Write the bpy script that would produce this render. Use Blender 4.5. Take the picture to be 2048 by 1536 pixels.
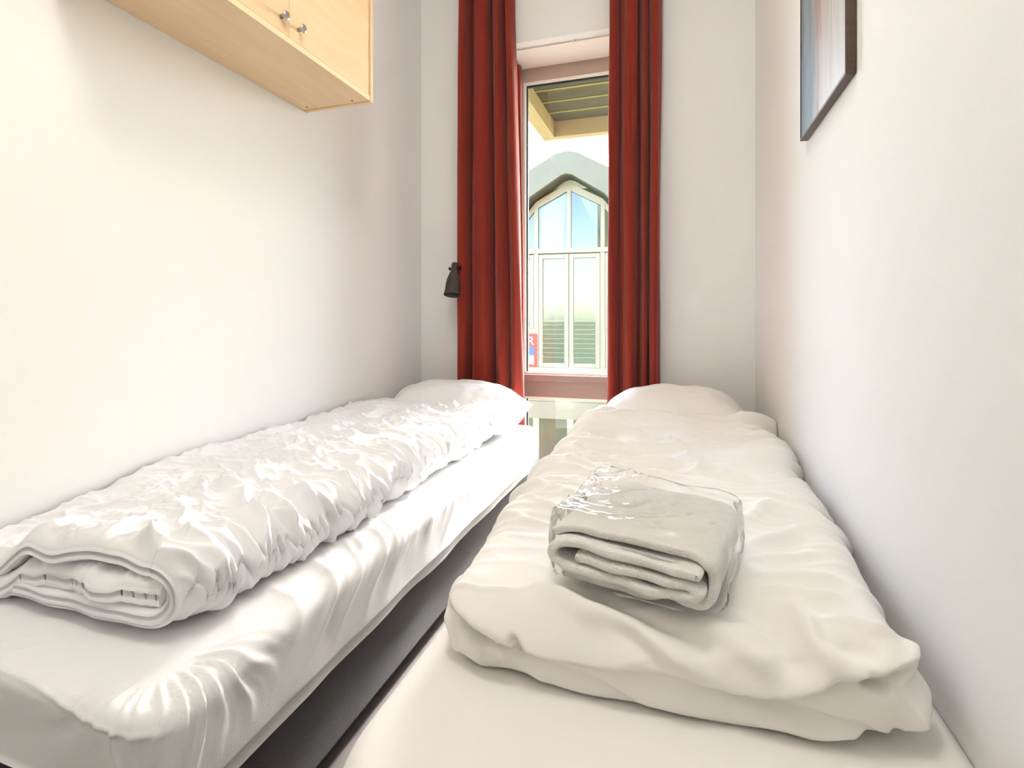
import bpy, math
import numpy as np
from mathutils import Vector, Matrix

for o in list(bpy.data.objects):
    bpy.data.objects.remove(o, do_unlink=True)
scene = bpy.context.scene
C = scene.collection
PI = math.pi

# ------------------------------------------------------------------ camera
EYE = 0.97
cam_d = bpy.data.cameras.new('camera')
cam_d.sensor_width = 36.0
cam_d.lens = 1060.0 / 2048.0 * 36.0
cam_d.shift_y = -128.0 / 2048.0
cam_d.clip_start = 0.02
cam_d.clip_end = 2000
cam = bpy.data.objects.new('camera', cam_d)
C.objects.link(cam)
cam.location = (0, 0, EYE)
cam.rotation_euler = (PI / 2, 0, math.radians(17.6))
scene.camera = cam

# ------------------------------------------------------------------ world, exposure
world = bpy.data.worlds.new('world')
scene.world = world
world.use_nodes = True
wn = world.node_tree
wn.nodes.clear()
sky = wn.nodes.new('ShaderNodeTexSky')
sky.sky_type = 'NISHITA'
sky.sun_disc = False
sky.sun_elevation = math.radians(33)
sky.sun_rotation = math.radians(8)
sky.air_density = 1.0
sky.dust_density = 1.2
sky.ozone_density = 1.0
bg = wn.nodes.new('ShaderNodeBackground')
bg.inputs['Strength'].default_value = 2.6
wo = wn.nodes.new('ShaderNodeOutputWorld')
wn.links.new(sky.outputs[0], bg.inputs['Color'])
wn.links.new(bg.outputs[0], wo.inputs['Surface'])

vs = scene.view_settings
vs.view_transform = 'Standard'
vs.look = 'None'
vs.gamma = 1.0
vs.use_curve_mapping = False
vs.exposure = 0.80
scene.display_settings.display_device = 'sRGB'

SUN_E = 12.5
sun_d = bpy.data.lights.new('sun', 'SUN')
sun_d.energy = SUN_E
sun_d.angle = math.radians(6.0)
sun_d.color = (1.0, 0.985, 0.955)
sun = bpy.data.objects.new('sun', sun_d)
C.objects.link(sun)
# sun in front and to the right; the canopy lets it reach only the lower part of the window
sun.rotation_euler = Vector((-0.117, -0.8305, -0.5446)).to_track_quat('-Z', 'Y').to_euler()

FILL_LAMP_W = 15.5      # power of the added fill lamp, which is built below

# ------------------------------------------------------------------ helpers
def s2l(c):
    c = c / 255.0
    return c / 12.92 if c <= 0.04045 else ((c + 0.055) / 1.055) ** 2.4
def rgb(r, g, b):
    return (s2l(r), s2l(g), s2l(b), 1.0)

def mat(name, col, rough=0.6, spec=0.3, metal=0.0, var=0.0, vscale=8.0, bump=0.0, bscale=60.0,
        stretch=(1, 1, 1), sheen=0.0, translucent=0.0, col2=None, detail=4.0):
    m = bpy.data.materials.new(name)
    m.use_nodes = True
    nt = m.node_tree
    nt.nodes.clear()
    out = nt.nodes.new('ShaderNodeOutputMaterial')
    b = nt.nodes.new('ShaderNodeBsdfPrincipled')
    b.inputs['Base Color'].default_value = col
    b.inputs['Roughness'].default_value = rough
    b.inputs['Specular IOR Level'].default_value = spec
    b.inputs['Metallic'].default_value = metal
    if sheen:
        b.inputs['Sheen Weight'].default_value = sheen
    tc = nt.nodes.new('ShaderNodeTexCoord')
    mp = nt.nodes.new('ShaderNodeMapping')
    mp.inputs['Scale'].default_value = stretch
    nt.links.new(tc.outputs['Object'], mp.inputs['Vector'])
    if var or col2:
        n = nt.nodes.new('ShaderNodeTexNoise')
        n.inputs['Scale'].default_value = vscale
        n.inputs['Detail'].default_value = detail
        nt.links.new(mp.outputs[0], n.inputs['Vector'])
        cr = nt.nodes.new('ShaderNodeValToRGB')
        cr.color_ramp.elements[0].position = 0.3
        cr.color_ramp.elements[1].position = 0.7
        c2 = col2 if col2 else tuple(max(0, x * (1 - var)) for x in col[:3]) + (1,)
        cr.color_ramp.elements[0].color = c2
        cr.color_ramp.elements[1].color = col
        nt.links.new(n.outputs['Fac'], cr.inputs['Fac'])
        nt.links.new(cr.outputs['Color'], b.inputs['Base Color'])
    if bump:
        n2 = nt.nodes.new('ShaderNodeTexNoise')
        n2.inputs['Scale'].default_value = bscale
        n2.inputs['Detail'].default_value = 3.0
        nt.links.new(mp.outputs[0], n2.inputs['Vector'])
        bp = nt.nodes.new('ShaderNodeBump')
        bp.inputs['Strength'].default_value = bump
        bp.inputs['Distance'].default_value = 0.004
        nt.links.new(n2.outputs['Fac'], bp.inputs['Height'])
        nt.links.new(bp.outputs[0], b.inputs['Normal'])
    if translucent:
        tr = nt.nodes.new('ShaderNodeBsdfTranslucent')
        tr.inputs['Color'].default_value = col
        mx = nt.nodes.new('ShaderNodeMixShader')
        mx.inputs[0].default_value = translucent
        nt.links.new(b.outputs[0], mx.inputs[1])
        nt.links.new(tr.outputs[0], mx.inputs[2])
        nt.links.new(mx.outputs[0], out.inputs['Surface'])
    else:
        nt.links.new(b.outputs[0], out.inputs['Surface'])
    return m

def glass_mat(name, refl, tint=(1, 1, 1, 1), rough=0.0, fresnel=True, bump=0.0, bscale=20.0, gcol=(1, 1, 1, 1)):
    m = bpy.data.materials.new(name)
    m.use_nodes = True
    nt = m.node_tree
    nt.nodes.clear()
    out = nt.nodes.new('ShaderNodeOutputMaterial')
    tr = nt.nodes.new('ShaderNodeBsdfTransparent')
    tr.inputs['Color'].default_value = tint
    gl = nt.nodes.new('ShaderNodeBsdfGlossy')
    gl.inputs['Roughness'].default_value = rough
    gl.inputs['Color'].default_value = gcol
    mx = nt.nodes.new('ShaderNodeMixShader')
    nt.links.new(tr.outputs[0], mx.inputs[1])
    nt.links.new(gl.outputs[0], mx.inputs[2])
    if fresnel:
        fr = nt.nodes.new('ShaderNodeFresnel')
        fr.inputs['IOR'].default_value = refl
        nt.links.new(fr.outputs[0], mx.inputs[0])
    else:
        mx.inputs[0].default_value = refl
    if bump:
        tc = nt.nodes.new('ShaderNodeTexCoord')
        n2 = nt.nodes.new('ShaderNodeTexNoise')
        n2.inputs['Scale'].default_value = bscale
        n2.inputs['Detail'].default_value = 3.0
        nt.links.new(tc.outputs['Object'], n2.inputs['Vector'])
        bp = nt.nodes.new('ShaderNodeBump')
        bp.inputs['Strength'].default_value = bump
        bp.inputs['Distance'].default_value = 0.02
        nt.links.new(n2.outputs['Fac'], bp.inputs['Height'])
        nt.links.new(bp.outputs[0], gl.inputs['Normal'])
        if fresnel:
            nt.links.new(bp.outputs[0], fr.inputs['Normal'])
    nt.links.new(mx.outputs[0], out.inputs['Surface'])
    return m

def mesh_np(name, V, F, smooth=False):
    me = bpy.data.meshes.new(name)
    V = np.asarray(V, dtype=np.float32).reshape(-1, 3)
    if isinstance(F, np.ndarray):
        k = F.shape[1]
        me.vertices.add(len(V))
        me.vertices.foreach_set('co', V.ravel())
        me.loops.add(F.size)
        me.loops.foreach_set('vertex_index', F.astype(np.int32).ravel())
        me.polygons.add(len(F))
        me.polygons.foreach_set('loop_start', np.arange(0, F.size, k, dtype=np.int32))
        me.polygons.foreach_set('loop_total', np.full(len(F), k, dtype=np.int32))
        me.update(calc_edges=True)
        me.validate()
    else:
        me.from_pydata([tuple(v) for v in V.tolist()], [], F)
        me.update()
    if smooth:
        me.polygons.foreach_set('use_smooth', np.ones(len(me.polygons), dtype=bool))
    return me

def obj(name, me, m, parent=None, loc=None):
    o = bpy.data.objects.new(name, me)
    if m is not None and not me.materials:
        me.materials.append(m)
    C.objects.link(o)
    if parent is not None:
        o.parent = parent
    if loc is not None:
        o.location = loc
    return o

def thing(name, label, cat, loc=(0, 0, 0), rz=0.0, group=None):
    o = bpy.data.objects.new(name, None)
    o.empty_display_size = 0.05
    C.objects.link(o)
    o.location = loc
    o.rotation_euler = (0, 0, rz)
    return tag(o, label, cat, group)

def tag(o, label, cat, group=None):
    o['label'] = label
    o['category'] = cat
    if group:
        o['group'] = group
    return o

def struct(o):
    o['kind'] = 'structure'
    return o

class MB:
    """collects simple solids into one mesh"""
    def __init__(s):
        s.V = []
        s.F = []
    def add(s, V, F):
        b = len(s.V)
        s.V += [tuple(v) for v in V]
        s.F += [tuple(i + b for i in f) for f in F]
        return s
    def box(s, x0, x1, y0, y1, z0, z1):
        V = [(x0, y0, z0), (x1, y0, z0), (x1, y1, z0), (x0, y1, z0), (x0, y0, z1), (x1, y0, z1), (x1, y1, z1), (x0, y1, z1)]
        F = [(0, 3, 2, 1), (4, 5, 6, 7), (0, 1, 5, 4), (1, 2, 6, 5), (2, 3, 7, 6), (3, 0, 4, 7)]
        return s.add(V, F)
    def prism(s, poly, y0, y1):
        """poly: list of (x, z), counter-clockwise seen from -y"""
        n = len(poly)
        V = [(p[0], y0, p[1]) for p in poly] + [(p[0], y1, p[1]) for p in poly]
        F = [tuple(range(n)), tuple(range(2 * n - 1, n - 1, -1))]
        for i in range(n):
            j = (i + 1) % n
            F.append((i, i + n, j + n, j))
        return s.add(V, F)
    def lathe(s, prof, n=24, M=None, cap=True):
        """prof: list of (r, z) about z axis"""
        V = []
        F = []
        for r, z in prof:
            for k in range(n):
                a = 2 * PI * k / n
                v = Vector((r * math.cos(a), r * math.sin(a), z))
                V.append(tuple(M @ v) if M is not None else tuple(v))
        for i in range(len(prof) - 1):
            for k in range(n):
                k2 = (k + 1) % n
                F.append((i * n + k, i * n + k2, (i + 1) * n + k2, (i + 1) * n + k))
        if cap:
            F.append(tuple(range(n - 1, -1, -1)))
            F.append(tuple((len(prof) - 1) * n + k for k in range(n)))
        return s.add(V, F)
    def build(s, name, m, parent=None, smooth=False, bevel=0.0, loc=None):
        me = mesh_np(name, s.V, s.F, smooth)
        o = obj(name, me, m, parent, loc)
        if bevel:
            bv = o.modifiers.new('bevel', 'BEVEL')
            bv.width = bevel
            bv.segments = 2
            bv.limit_method = 'ANGLE'
        if smooth and not bevel:
            pass
        return o

# vectorised gradient noise ------------------------------------------------
def _hash(ix, iy, seed):
    h = (ix.astype(np.int64) * 374761393 + iy.astype(np.int64) * 668265263 + seed * 974711) & 0xFFFFFFFF
    h = ((h ^ (h >> 13)) * 1274126177) & 0xFFFFFFFF
    return ((h ^ (h >> 16)) & 0xFFFF) / 65535.0
def noise(x, y, seed=0):
    ix = np.floor(x)
    iy = np.floor(y)
    fx = x - ix
    fy = y - iy
    u = fx * fx * fx * (fx * (fx * 6 - 15) + 10)
    v = fy * fy * fy * (fy * (fy * 6 - 15) + 10)
    def g(dx, dy):
        a = _hash(ix + dx, iy + dy, seed) * 2 * PI
        return np.cos(a) * (fx - dx) + np.sin(a) * (fy - dy)
    a = g(0, 0) * (1 - u) + g(1, 0) * u
    b = g(0, 1) * (1 - u) + g(1, 1) * u
    return (a * (1 - v) + b * v) * 1.5
def fbm(x, y, seed=0, oct=3):
    s = 0
    a = 1.0
    for k in range(oct):
        s = s + a * noise(x * 2 ** k, y * 2 ** k, seed + k * 17)
        a *= 0.5
    return s
def ridge(x, y, seed=0, sharp=1.0):
    return (1 - np.clip(np.abs(noise(x, y, seed)) * 1.6, 0, 1)) ** (1.6 * sharp)
def crest(x, y, seed=0, p=3.0):
    return (1 - np.clip(np.abs(noise(x, y, seed)) * 1.5, 0, 1)) ** p
def sstep(a, b, x):
    t = np.clip((x - a) / (b - a), 0, 1)
    return t * t * (3 - 2 * t)
def seg_dist(px, py, pts):
    """distance to a polyline and the fraction along it"""
    best = np.full(px.shape, 1e9)
    frac = np.zeros(px.shape)
    n = len(pts) - 1
    for i in range(n):
        ax, ay = pts[i]
        bx, by = pts[i + 1]
        dx, dy = bx - ax, by - ay
        L2 = dx * dx + dy * dy + 1e-12
        t = np.clip(((px - ax) * dx + (py - ay) * dy) / L2, 0, 1)
        d = np.hypot(px - ax - t * dx, py - ay - t * dy)
        m = d < best
        best = np.where(m, d, best)
        frac = np.where(m, (i + t) / n, frac)
    return best, frac
def fold(px, py, pts, amp, w, taper=0.25):
    """a raised (or sunk) crease along a polyline"""
    d, f = seg_dist(px, py, pts)
    return amp * np.exp(-(d / w) ** 2) * sstep(0, taper, f) * sstep(0, taper, 1 - f)

def grid_faces(n, m, keep=None):
    i, j = np.meshgrid(np.arange(n - 1), np.arange(m - 1), indexing='ij')
    a = (i * m + j).ravel()
    F = np.stack([a, a + m, a + m + 1, a + 1], axis=1)
    if keep is not None:
        k = keep.ravel()
        F = F[k[F].any(axis=1)]
    return F
def grid_normals(P):
    du = np.gradient(P, axis=0)
    dv = np.gradient(P, axis=1)
    N = np.cross(du, dv)
    L = np.linalg.norm(N, axis=2, keepdims=True)
    return N / np.maximum(L, 1e-9)

def cushion(x0, x1, y0, y1, rc, prof, dmax, step, top, disp, side_scale=None):
    """soft slab: a rounded rectangle whose edge rolls over following prof(d) -> (out, down).
    px,py are lengths along the cloth, so wrinkles do not stretch on the sides."""
    nx = int((x1 - x0 + 2 * dmax) / step) + 1
    ny = int((y1 - y0 + 2 * dmax) / step) + 1
    px, py = np.meshgrid(np.linspace(x0 - dmax, x1 + dmax, nx), np.linspace(y0 - dmax, y1 + dmax, ny), indexing='ij')
    cx = np.clip(px, x0 + rc, x1 - rc)
    cy = np.clip(py, y0 + rc, y1 - rc)
    qx, qy = px - cx, py - cy
    q = np.hypot(qx, qy)
    nxv = np.where(q > 1e-9, qx / np.maximum(q, 1e-9), 0)
    nyv = np.where(q > 1e-9, qy / np.maximum(q, 1e-9), 0)
    d = np.clip(q - rc, 0, None)
    keep = d <= dmax * 1.0001
    d = np.clip(d, 0, dmax)
    ds = d * side_scale(cx, cy, nxv, nyv) if side_scale else d
    o_, dn = prof(ds, nyv) if getattr(prof, 'front', False) else prof(ds)
    r = np.minimum(q, rc) + o_
    X = cx + nxv * r
    Y = cy + nyv * r
    Z = top(X, Y) - dn
    P = np.stack([X, Y, Z], axis=2)
    N = grid_normals(P)
    D = disp(px, py, d, nxv, nyv)
    P = P + N * D[..., None]
    return P, grid_faces(nx, ny, keep), keep

def drop_loose(V, F):
    V = V.reshape(-1, 3)
    used = np.unique(F)
    mp = np.full(len(V), -1)
    mp[used] = np.arange(len(used))
    return V[used], mp[F]

# ------------------------------------------------------------------ materials
M_wall = mat('wall_paint', rgb(243, 242, 240), 0.85, 0.15, bump=0.06, bscale=220)
M_ceil = mat('ceiling_paint', rgb(245, 245, 244), 0.9, 0.1, bump=0.05, bscale=180)
M_floor = mat('grey_floor', rgb(112, 104, 102), 0.6, 0.3, var=0.25, vscale=30, bump=0.1, bscale=150)
M_sheetL = mat('white_cotton_jersey', rgb(245, 245, 246), 0.8, 0.15, bump=0.12, bscale=420, sheen=0.15)
M_sheetR = mat('warm_white_cotton', rgb(245, 242, 237), 0.8, 0.15, bump=0.04, bscale=500, sheen=0.1)
M_duvL = mat('white_satin_cotton', rgb(247, 247, 249), 0.42, 0.45, bump=0.05, bscale=300, sheen=0.1)
M_duvR = mat('cream_white_cotton', rgb(247, 244, 239), 0.72, 0.2, bump=0.04, bscale=350, sheen=0.1)
M_pilL = mat('white_pillowcase', rgb(248, 247, 248), 0.75, 0.2, bump=0.04, bscale=350)
M_pilR = mat('cream_pillowcase', rgb(248, 245, 241), 0.75, 0.2, bump=0.04, bscale=350)
M_base = mat('charcoal_upholstery', rgb(62, 61, 66), 0.95, 0.1, var=0.35, vscale=260, bump=0.5, bscale=500, sheen=0.25)
M_leg = mat('black_plastic', rgb(30, 30, 32), 0.5, 0.4)
M_birch = mat('birch_veneer', rgb(234, 206, 168), 0.5, 0.3, col2=rgb(229, 197, 155), vscale=5.0, stretch=(1.6, 0.9, 6.0), detail=3)
M_birch_h = mat('birch_veneer_lengthwise', rgb(234, 207, 168), 0.5, 0.3, col2=rgb(229, 199, 158), vscale=5.0, stretch=(7, 0.8, 3), detail=3)
M_birch_e = mat('birch_edge', rgb(240, 214, 175), 0.5, 0.3)
M_steel = mat('brushed_steel', rgb(190, 188, 182), 0.32, 0.5, metal=1.0)
M_screw = mat('screw', rgb(150, 120, 85), 0.5, 0.4, metal=0.6)
M_red = mat('red_velvet', rgb(146, 49, 33), 0.8, 0.15, var=0.15, vscale=30, stretch=(1, 1, 0.2), bump=0.15, bscale=500, sheen=0.18, translucent=0.07)
M_lamp = mat('dark_grey_lamp_metal', rgb(66, 58, 54), 0.55, 0.35)
M_black = mat('black_rubber', rgb(22, 22, 22), 0.6, 0.3)
M_frame = mat('window_frame_paint', rgb(182, 164, 152), 0.45, 0.35)
M_bead = mat('window_bead', rgb(245, 240, 228), 0.4, 0.4)
M_lining = mat('reveal_paint', rgb(245, 236, 226), 0.7, 0.2)
M_gasket = mat('gasket', rgb(40, 48, 52), 0.6, 0.3)
M_glass = glass_mat('window_glass', 1.35)
M_towel = mat('white_terry', rgb(250, 248, 243), 0.95, 0.05, bump=0.9, bscale=420, sheen=0.4)
M_plastic = glass_mat('clear_plastic_film', 1.20, rough=0.06)

# ------------------------------------------------------------------ the room
XL, XR, YF, YN, ZC = -1.395, 0.334, 2.70, -1.05, 3.0
OX0, OX1, OZ0, OZ1 = -0.93, -0.26, 0.06, EYE + 1.474      # window opening
WY = 2.975                                               # window plane
struct(MB().box(XL - 0.2, XR + 0.2, YN - 0.2, YF + 0.3, -0.12, 0).build('floor', M_floor))
struct(MB().box(XL - 0.2, XR + 0.2, YN - 0.2, YF + 0.36, ZC, ZC + 0.12).build('ceiling', M_ceil))
struct(MB().box(XL - 0.14, XL, YN - 0.14, YF + 0.36, 0, ZC).build('wall_left', M_wall))
struct(MB().box(XR, XR + 0.14, YN - 0.14, YF + 0.36, 0, ZC).build('wall_right', M_wall))
w = MB()
w.box(XL, OX0, YF, YF + 0.36, 0, ZC)
w.box(OX1, XR, YF, YF + 0.36, 0, ZC)
w.box(OX0, OX1, YF, YF + 0.36, OZ1, ZC)
w.box(OX0, OX1, YF, YF + 0.36, 0, OZ0)
struct(w.build('wall_far', M_wall))
# wall behind the camera with its door
struct(MB().box(XL, XR, YN - 0.12, YN, 0, ZC).build('wall_near', M_wall))
DX0, DX1, DZ = -0.90, -0.05, 2.10
dr = struct(MB().box(DX0, DX1, YN, YN + 0.03, 0.005, DZ).build('door_1', M_lining, bevel=0.003))
MB().box(DX1 - 0.16, DX1 - 0.04, YN + 0.05, YN + 0.065, 1.03, 1.05).build('door_handle', mat('handle_steel', rgb(180, 180, 178), 0.3, 0.5, metal=1.0), dr, bevel=0.003)
MB().box(DX1 - 0.06, DX1 - 0.04, YN + 0.03, YN + 0.05, 1.03, 1.05).build('handle_stem', M_lining, dr)
w = MB()
w.box(DX0 - 0.06, DX0, YN, YN + 0.02, 0, DZ + 0.06)
w.box(DX1, DX1 + 0.06, YN, YN + 0.02, 0, DZ + 0.06)
w.box(DX0, DX1, YN, YN + 0.02, DZ, DZ + 0.06)
struct(w.build('trim_1', M_lining))

# ------------------------------------------------------------------ window
win = bpy.data.objects.new('window_1', None)
C.objects.link(win)
struct(win)
GX0, GX1 = -0.862, -0.33
GZT = EYE + 1.388 - 0.02
TZ0, TZ1 = 0.525, 0.655                                  # transom rail
w = MB()
w.box(OX0 + 0.001, GX0 - 0.012, WY, WY + 0.07, OZ0, OZ1 - 0.001)
w.box(GX1 + 0.012, OX1 - 0.001, WY, WY + 0.07, OZ0, OZ1 - 0.001)
w.box(GX0 - 0.012, GX1 + 0.012, WY, WY + 0.07, GZT + 0.02, OZ1 - 0.001)
w.box(GX0 - 0.012, GX1 + 0.012, WY, WY + 0.07, OZ0, OZ0 + 0.05)
w.build('window_frame', M_frame, win, bevel=0.003)
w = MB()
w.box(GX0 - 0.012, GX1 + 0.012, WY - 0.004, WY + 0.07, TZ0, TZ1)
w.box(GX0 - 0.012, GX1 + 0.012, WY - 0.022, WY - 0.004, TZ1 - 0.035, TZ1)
w.build('transom_rail', mat('frame_paint_shaded', rgb(148, 130, 121), 0.5, 0.3), win, bevel=0.003)  # frame paint again, darkened: the rail's shade is put into its colour
def ring(name, m, x0, x1, z0, z1, t, y0, y1):
    w = MB()
    w.box(x0, x0 + t, y0, y1, z0, z1)
    w.box(x1 - t, x1, y0, y1, z0, z1)
    w.box(x0 + t, x1 - t, y0, y1, z1 - t, z1)
    w.box(x0 + t, x1 - t, y0, y1, z0, z0 + t)
    return w.build(name, m, win)
for z0, z1 in ((TZ1, GZT), (OZ0 + 0.05, TZ0)):
    ring('glazing_bead', M_bead, GX0 - 0.012, GX1 + 0.012, z0, z1 + (0.02 if z1 > 1 else 0), 0.012, WY + 0.004, WY + 0.03)
    ring('gasket', M_gasket, GX0, GX1, z0 + 0.004, z1 + (0.008 if z1 > 1 else 0), 0.009, WY + 0.024, WY + 0.042)
    MB().box(GX0 + 0.004, GX1 - 0.004, WY + 0.032, WY + 0.036, z0 + 0.008, z1).build('pane', M_glass, win)
w = MB()      # painted lining boards of the reveal, a small step behind the plaster edge
w.box(OX0 + 0.001, OX1 - 0.001, YF + 0.062, WY, OZ1 - 0.008, OZ1 - 0.001)
w.box(OX0 + 0.001, OX0 + 0.008, YF + 0.062, WY, OZ0, OZ1 - 0.008)
w.box(OX1 - 0.008, OX1 - 0.001, YF + 0.062, WY, OZ0, OZ1 - 0.008)
w.build('reveal_lining', M_lining, win)
# small white hook on the soffit
w = MB()
for k in range(12):
    a = PI * k / 12
    a2 = PI * (k + 1) / 12
    for r0, r1 in ((0.007, 0.011),):
        w.prism([(r0 * math.cos(a), r0 * math.sin(a)), (r1 * math.cos(a), r1 * math.sin(a)), (r1 * math.cos(a2), r1 * math.sin(a2)), (r0 * math.cos(a2), r0 * math.sin(a2))], -0.003, 0.003)
w.box(-0.011, -0.007, -0.003, 0.003, -0.010, 0)
w.box(0.007, 0.011, -0.003, 0.003, -0.010, 0)
w.build('hook', M_bead, win, loc=(-0.525, YF + 0.05, OZ1 - 0.0105))

# ------------------------------------------------------------------ beds
MZ = EYE - 0.53                 # top of both mattresses
def bed(name, label, x0, x1, y0, y1, zb):
    t = thing(name, label, 'bed', ((x0 + x1) / 2, (y0 + y1) / 2, 0))
    hx, hy = (x1 - x0) / 2, (y1 - y0) / 2
    w = MB()
    w.box(-hx, hx, -hy, hy, 0.045, zb + 0.02)
    w.build('bed_base', M_base, t, bevel=0.012)
    w = MB()
    w.box(-hx + 0.012, hx - 0.012, -hy + 0.012, hy - 0.012, zb + 0.021, MZ - 0.02)
    w.build('mattress', M_sheetR, t, bevel=0.02)
    for sx in (-1, 1):
        for sy in (-1, 1):
            M = Matrix.Translation((sx * (hx - 0.08), sy * (hy - 0.08), 0))
            MB().lathe([(0.020, 0), (0.026, 0.046)], 16, M).build('leg', M_leg, t)
    return t
LX0, LX1, LY0, LY1 = -1.385, -0.70, 0.545, 2.55
RX0, RX1, RY0, RY1 = -0.365, 0.318, 0.49, 2.53
bed('single_bed', 'left single bed with charcoal base, along the wall with the cabinet', LX0 + 0.012, LX1 - 0.010, LY0 + 0.012, LY1, MZ - 0.20)
bed('single_bed', 'right single bed with charcoal base, along the wall with the picture', RX0 + 0.012, RX1 - 0.010, RY0 + 0.012, RY1, MZ - 0.20)

# left fitted sheet
def prof_sheet(R, Rf=None):
    def f(d, ny=None):
        R_ = R if (Rf is None or ny is None) else R + (Rf - R) * sstep(0.5, 0.95, -ny)
        return f0(d, R_)
    def f0(d, R):
        a = np.clip(d / R, 0, PI / 2)
        out = R * np.sin(a)
        dn = R * (1 - np.cos(a))
        ex = np.clip(d - R * PI / 2, 0, None)
        return out - 0.10 * ex * (ex > 0.12), dn + ex
    return f
SD = 0.205
def side_l(cx, cy, nx, ny):
    f = np.clip(-ny, 0, 1)
    return 1.0 - 0.34 * f * f
def disp_sheet_l(px, py, d, nx, ny):
    D = 0.0012 * fbm(px * 9, py * 9, 3, 2)
    # gathers fanning round the near right corner
    ccx, ccy = LX1 - 0.075, LY0 + 0.085
    ang = np.arctan2(py - ccy, px - ccx)
    r = np.hypot(px - ccx, py - ccy)
    wob = ang + 0.10 * noise(r * 12, ang * 2.0, 5)
    g = np.clip(np.sin(wob * 24 + 1.0 * np.sin(wob * 5)), -0.3, 1)
    g2 = np.clip(np.sin(wob * 41 + 1.3), -0.3, 1)
    aw = sstep(-2.35, -1.75, ang) * sstep(1.15, 0.45, ang)
    D += (0.0048 * g + 0.0022 * g2) * (1 - 0.55 * sstep(0.3, 0.8, -ny) * np.exp(-((d - 0.03) / 0.03) ** 2)) * aw * sstep(0.02, 0.08, r) * sstep(0.24, 0.13, r)
    # pulls across the long side
    side = sstep(LX1 - 0.16, LX1 - 0.02, px)
    u = py * 1.0 + (px - LX1) * 0.75
    rr = ridge(u * 8.5 + 0.4 * noise(px * 6, py * 5, 8), (px - LX1) * 2.2 + 3.1, 12, 1.6)
    D += 0.009 * rr * side * sstep(LY0 + 0.12, LY0 + 0.4, py) * (0.25 + 0.75 * sstep(1.7, 1.1, py)) * sstep(0.20, 0.05, d)
    rr2 = ridge(u * 16, (px - LX1) * 3.0 + 7.7, 23, 1.2)
    D += 0.004 * rr2 * side * sstep(LY0 + 0.2, LY0 + 0.5, py) * sstep(0.12, 0.02, d) * (0.3 + 0.7 * sstep(1.8, 1.2, py))
    # front edge: piping and short diagonal pulls above it
    fr = sstep(0.2, 0.9, -ny)
    D += 0.0035 * np.exp(-((d - 0.016 - 0.030 * sstep(LX1 - 0.28, LX1 - 0.03, px)) / 0.005) ** 2) * fr
    v = px * 1.0 - (py - LY0) * 0.7
    D += 0.004 * ridge(v * 13, (py - LY0) * 3, 31, 1.2) * sstep(LY0 - 0.01, LY0 + 0.02, py) * sstep(LY0 + 0.14, LY0 + 0.03, py) * sstep(LX1 - 0.1, LX1 - 0.3, px)
    # hem
    D += 0.004 * np.exp(-((d - SD) / 0.006) ** 2) + 0.006 * noise(px * 5, py * 5, 41) * sstep(0.08, 0.2, d)
    return D
psl = prof_sheet(0.032, 0.020)
psl.front = True
P, F, K = cushion(LX0, LX1, LY0, LY1, 0.045, psl, SD, 0.005, lambda x, y: MZ - 0.016 * np.exp(-((x - LX1) ** 2 + (y - LY0) ** 2) / 0.022), disp_sheet_l, side_l)
P[..., 0] = np.maximum(P[..., 0], XL + 0.002)
V, F = drop_loose(P, F)
o = obj('fitted_sheet', mesh_np('fitted_sheet', V, F, True), M_sheetL)
tag(o, 'white jersey fitted sheet gathered at the corner, on left bed', 'sheet')

# right fitted sheet
def disp_sheet_r(px, py, d, nx, ny):
    D = 0.0015 * fbm(px * 5, py * 5, 53, 2)
    D += 0.003 * np.exp(-((d - 0.02) / 0.006) ** 2)
    D += 0.003 * np.exp(-((d - SD) / 0.006) ** 2)
    D += -0.004 * sstep(0.95, 0.6, py) * np.exp(-((px + 0.05) / 0.3) ** 2)
    return D
P, F, K = cushion(RX0, RX1, RY0, RY1, 0.13, prof_sheet(0.05), SD, 0.01, lambda x, y: MZ + 0 * x, disp_sheet_r)
P[..., 0] = np.minimum(P[..., 0], XR - 0.002)
V, F = drop_loose(P, F)
o = obj('fitted_sheet', mesh_np('fitted_sheet', V, F, True), M_sheetR)
tag(o, 'smooth off-white fitted sheet with rounded corner, on right bed', 'sheet')

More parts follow.
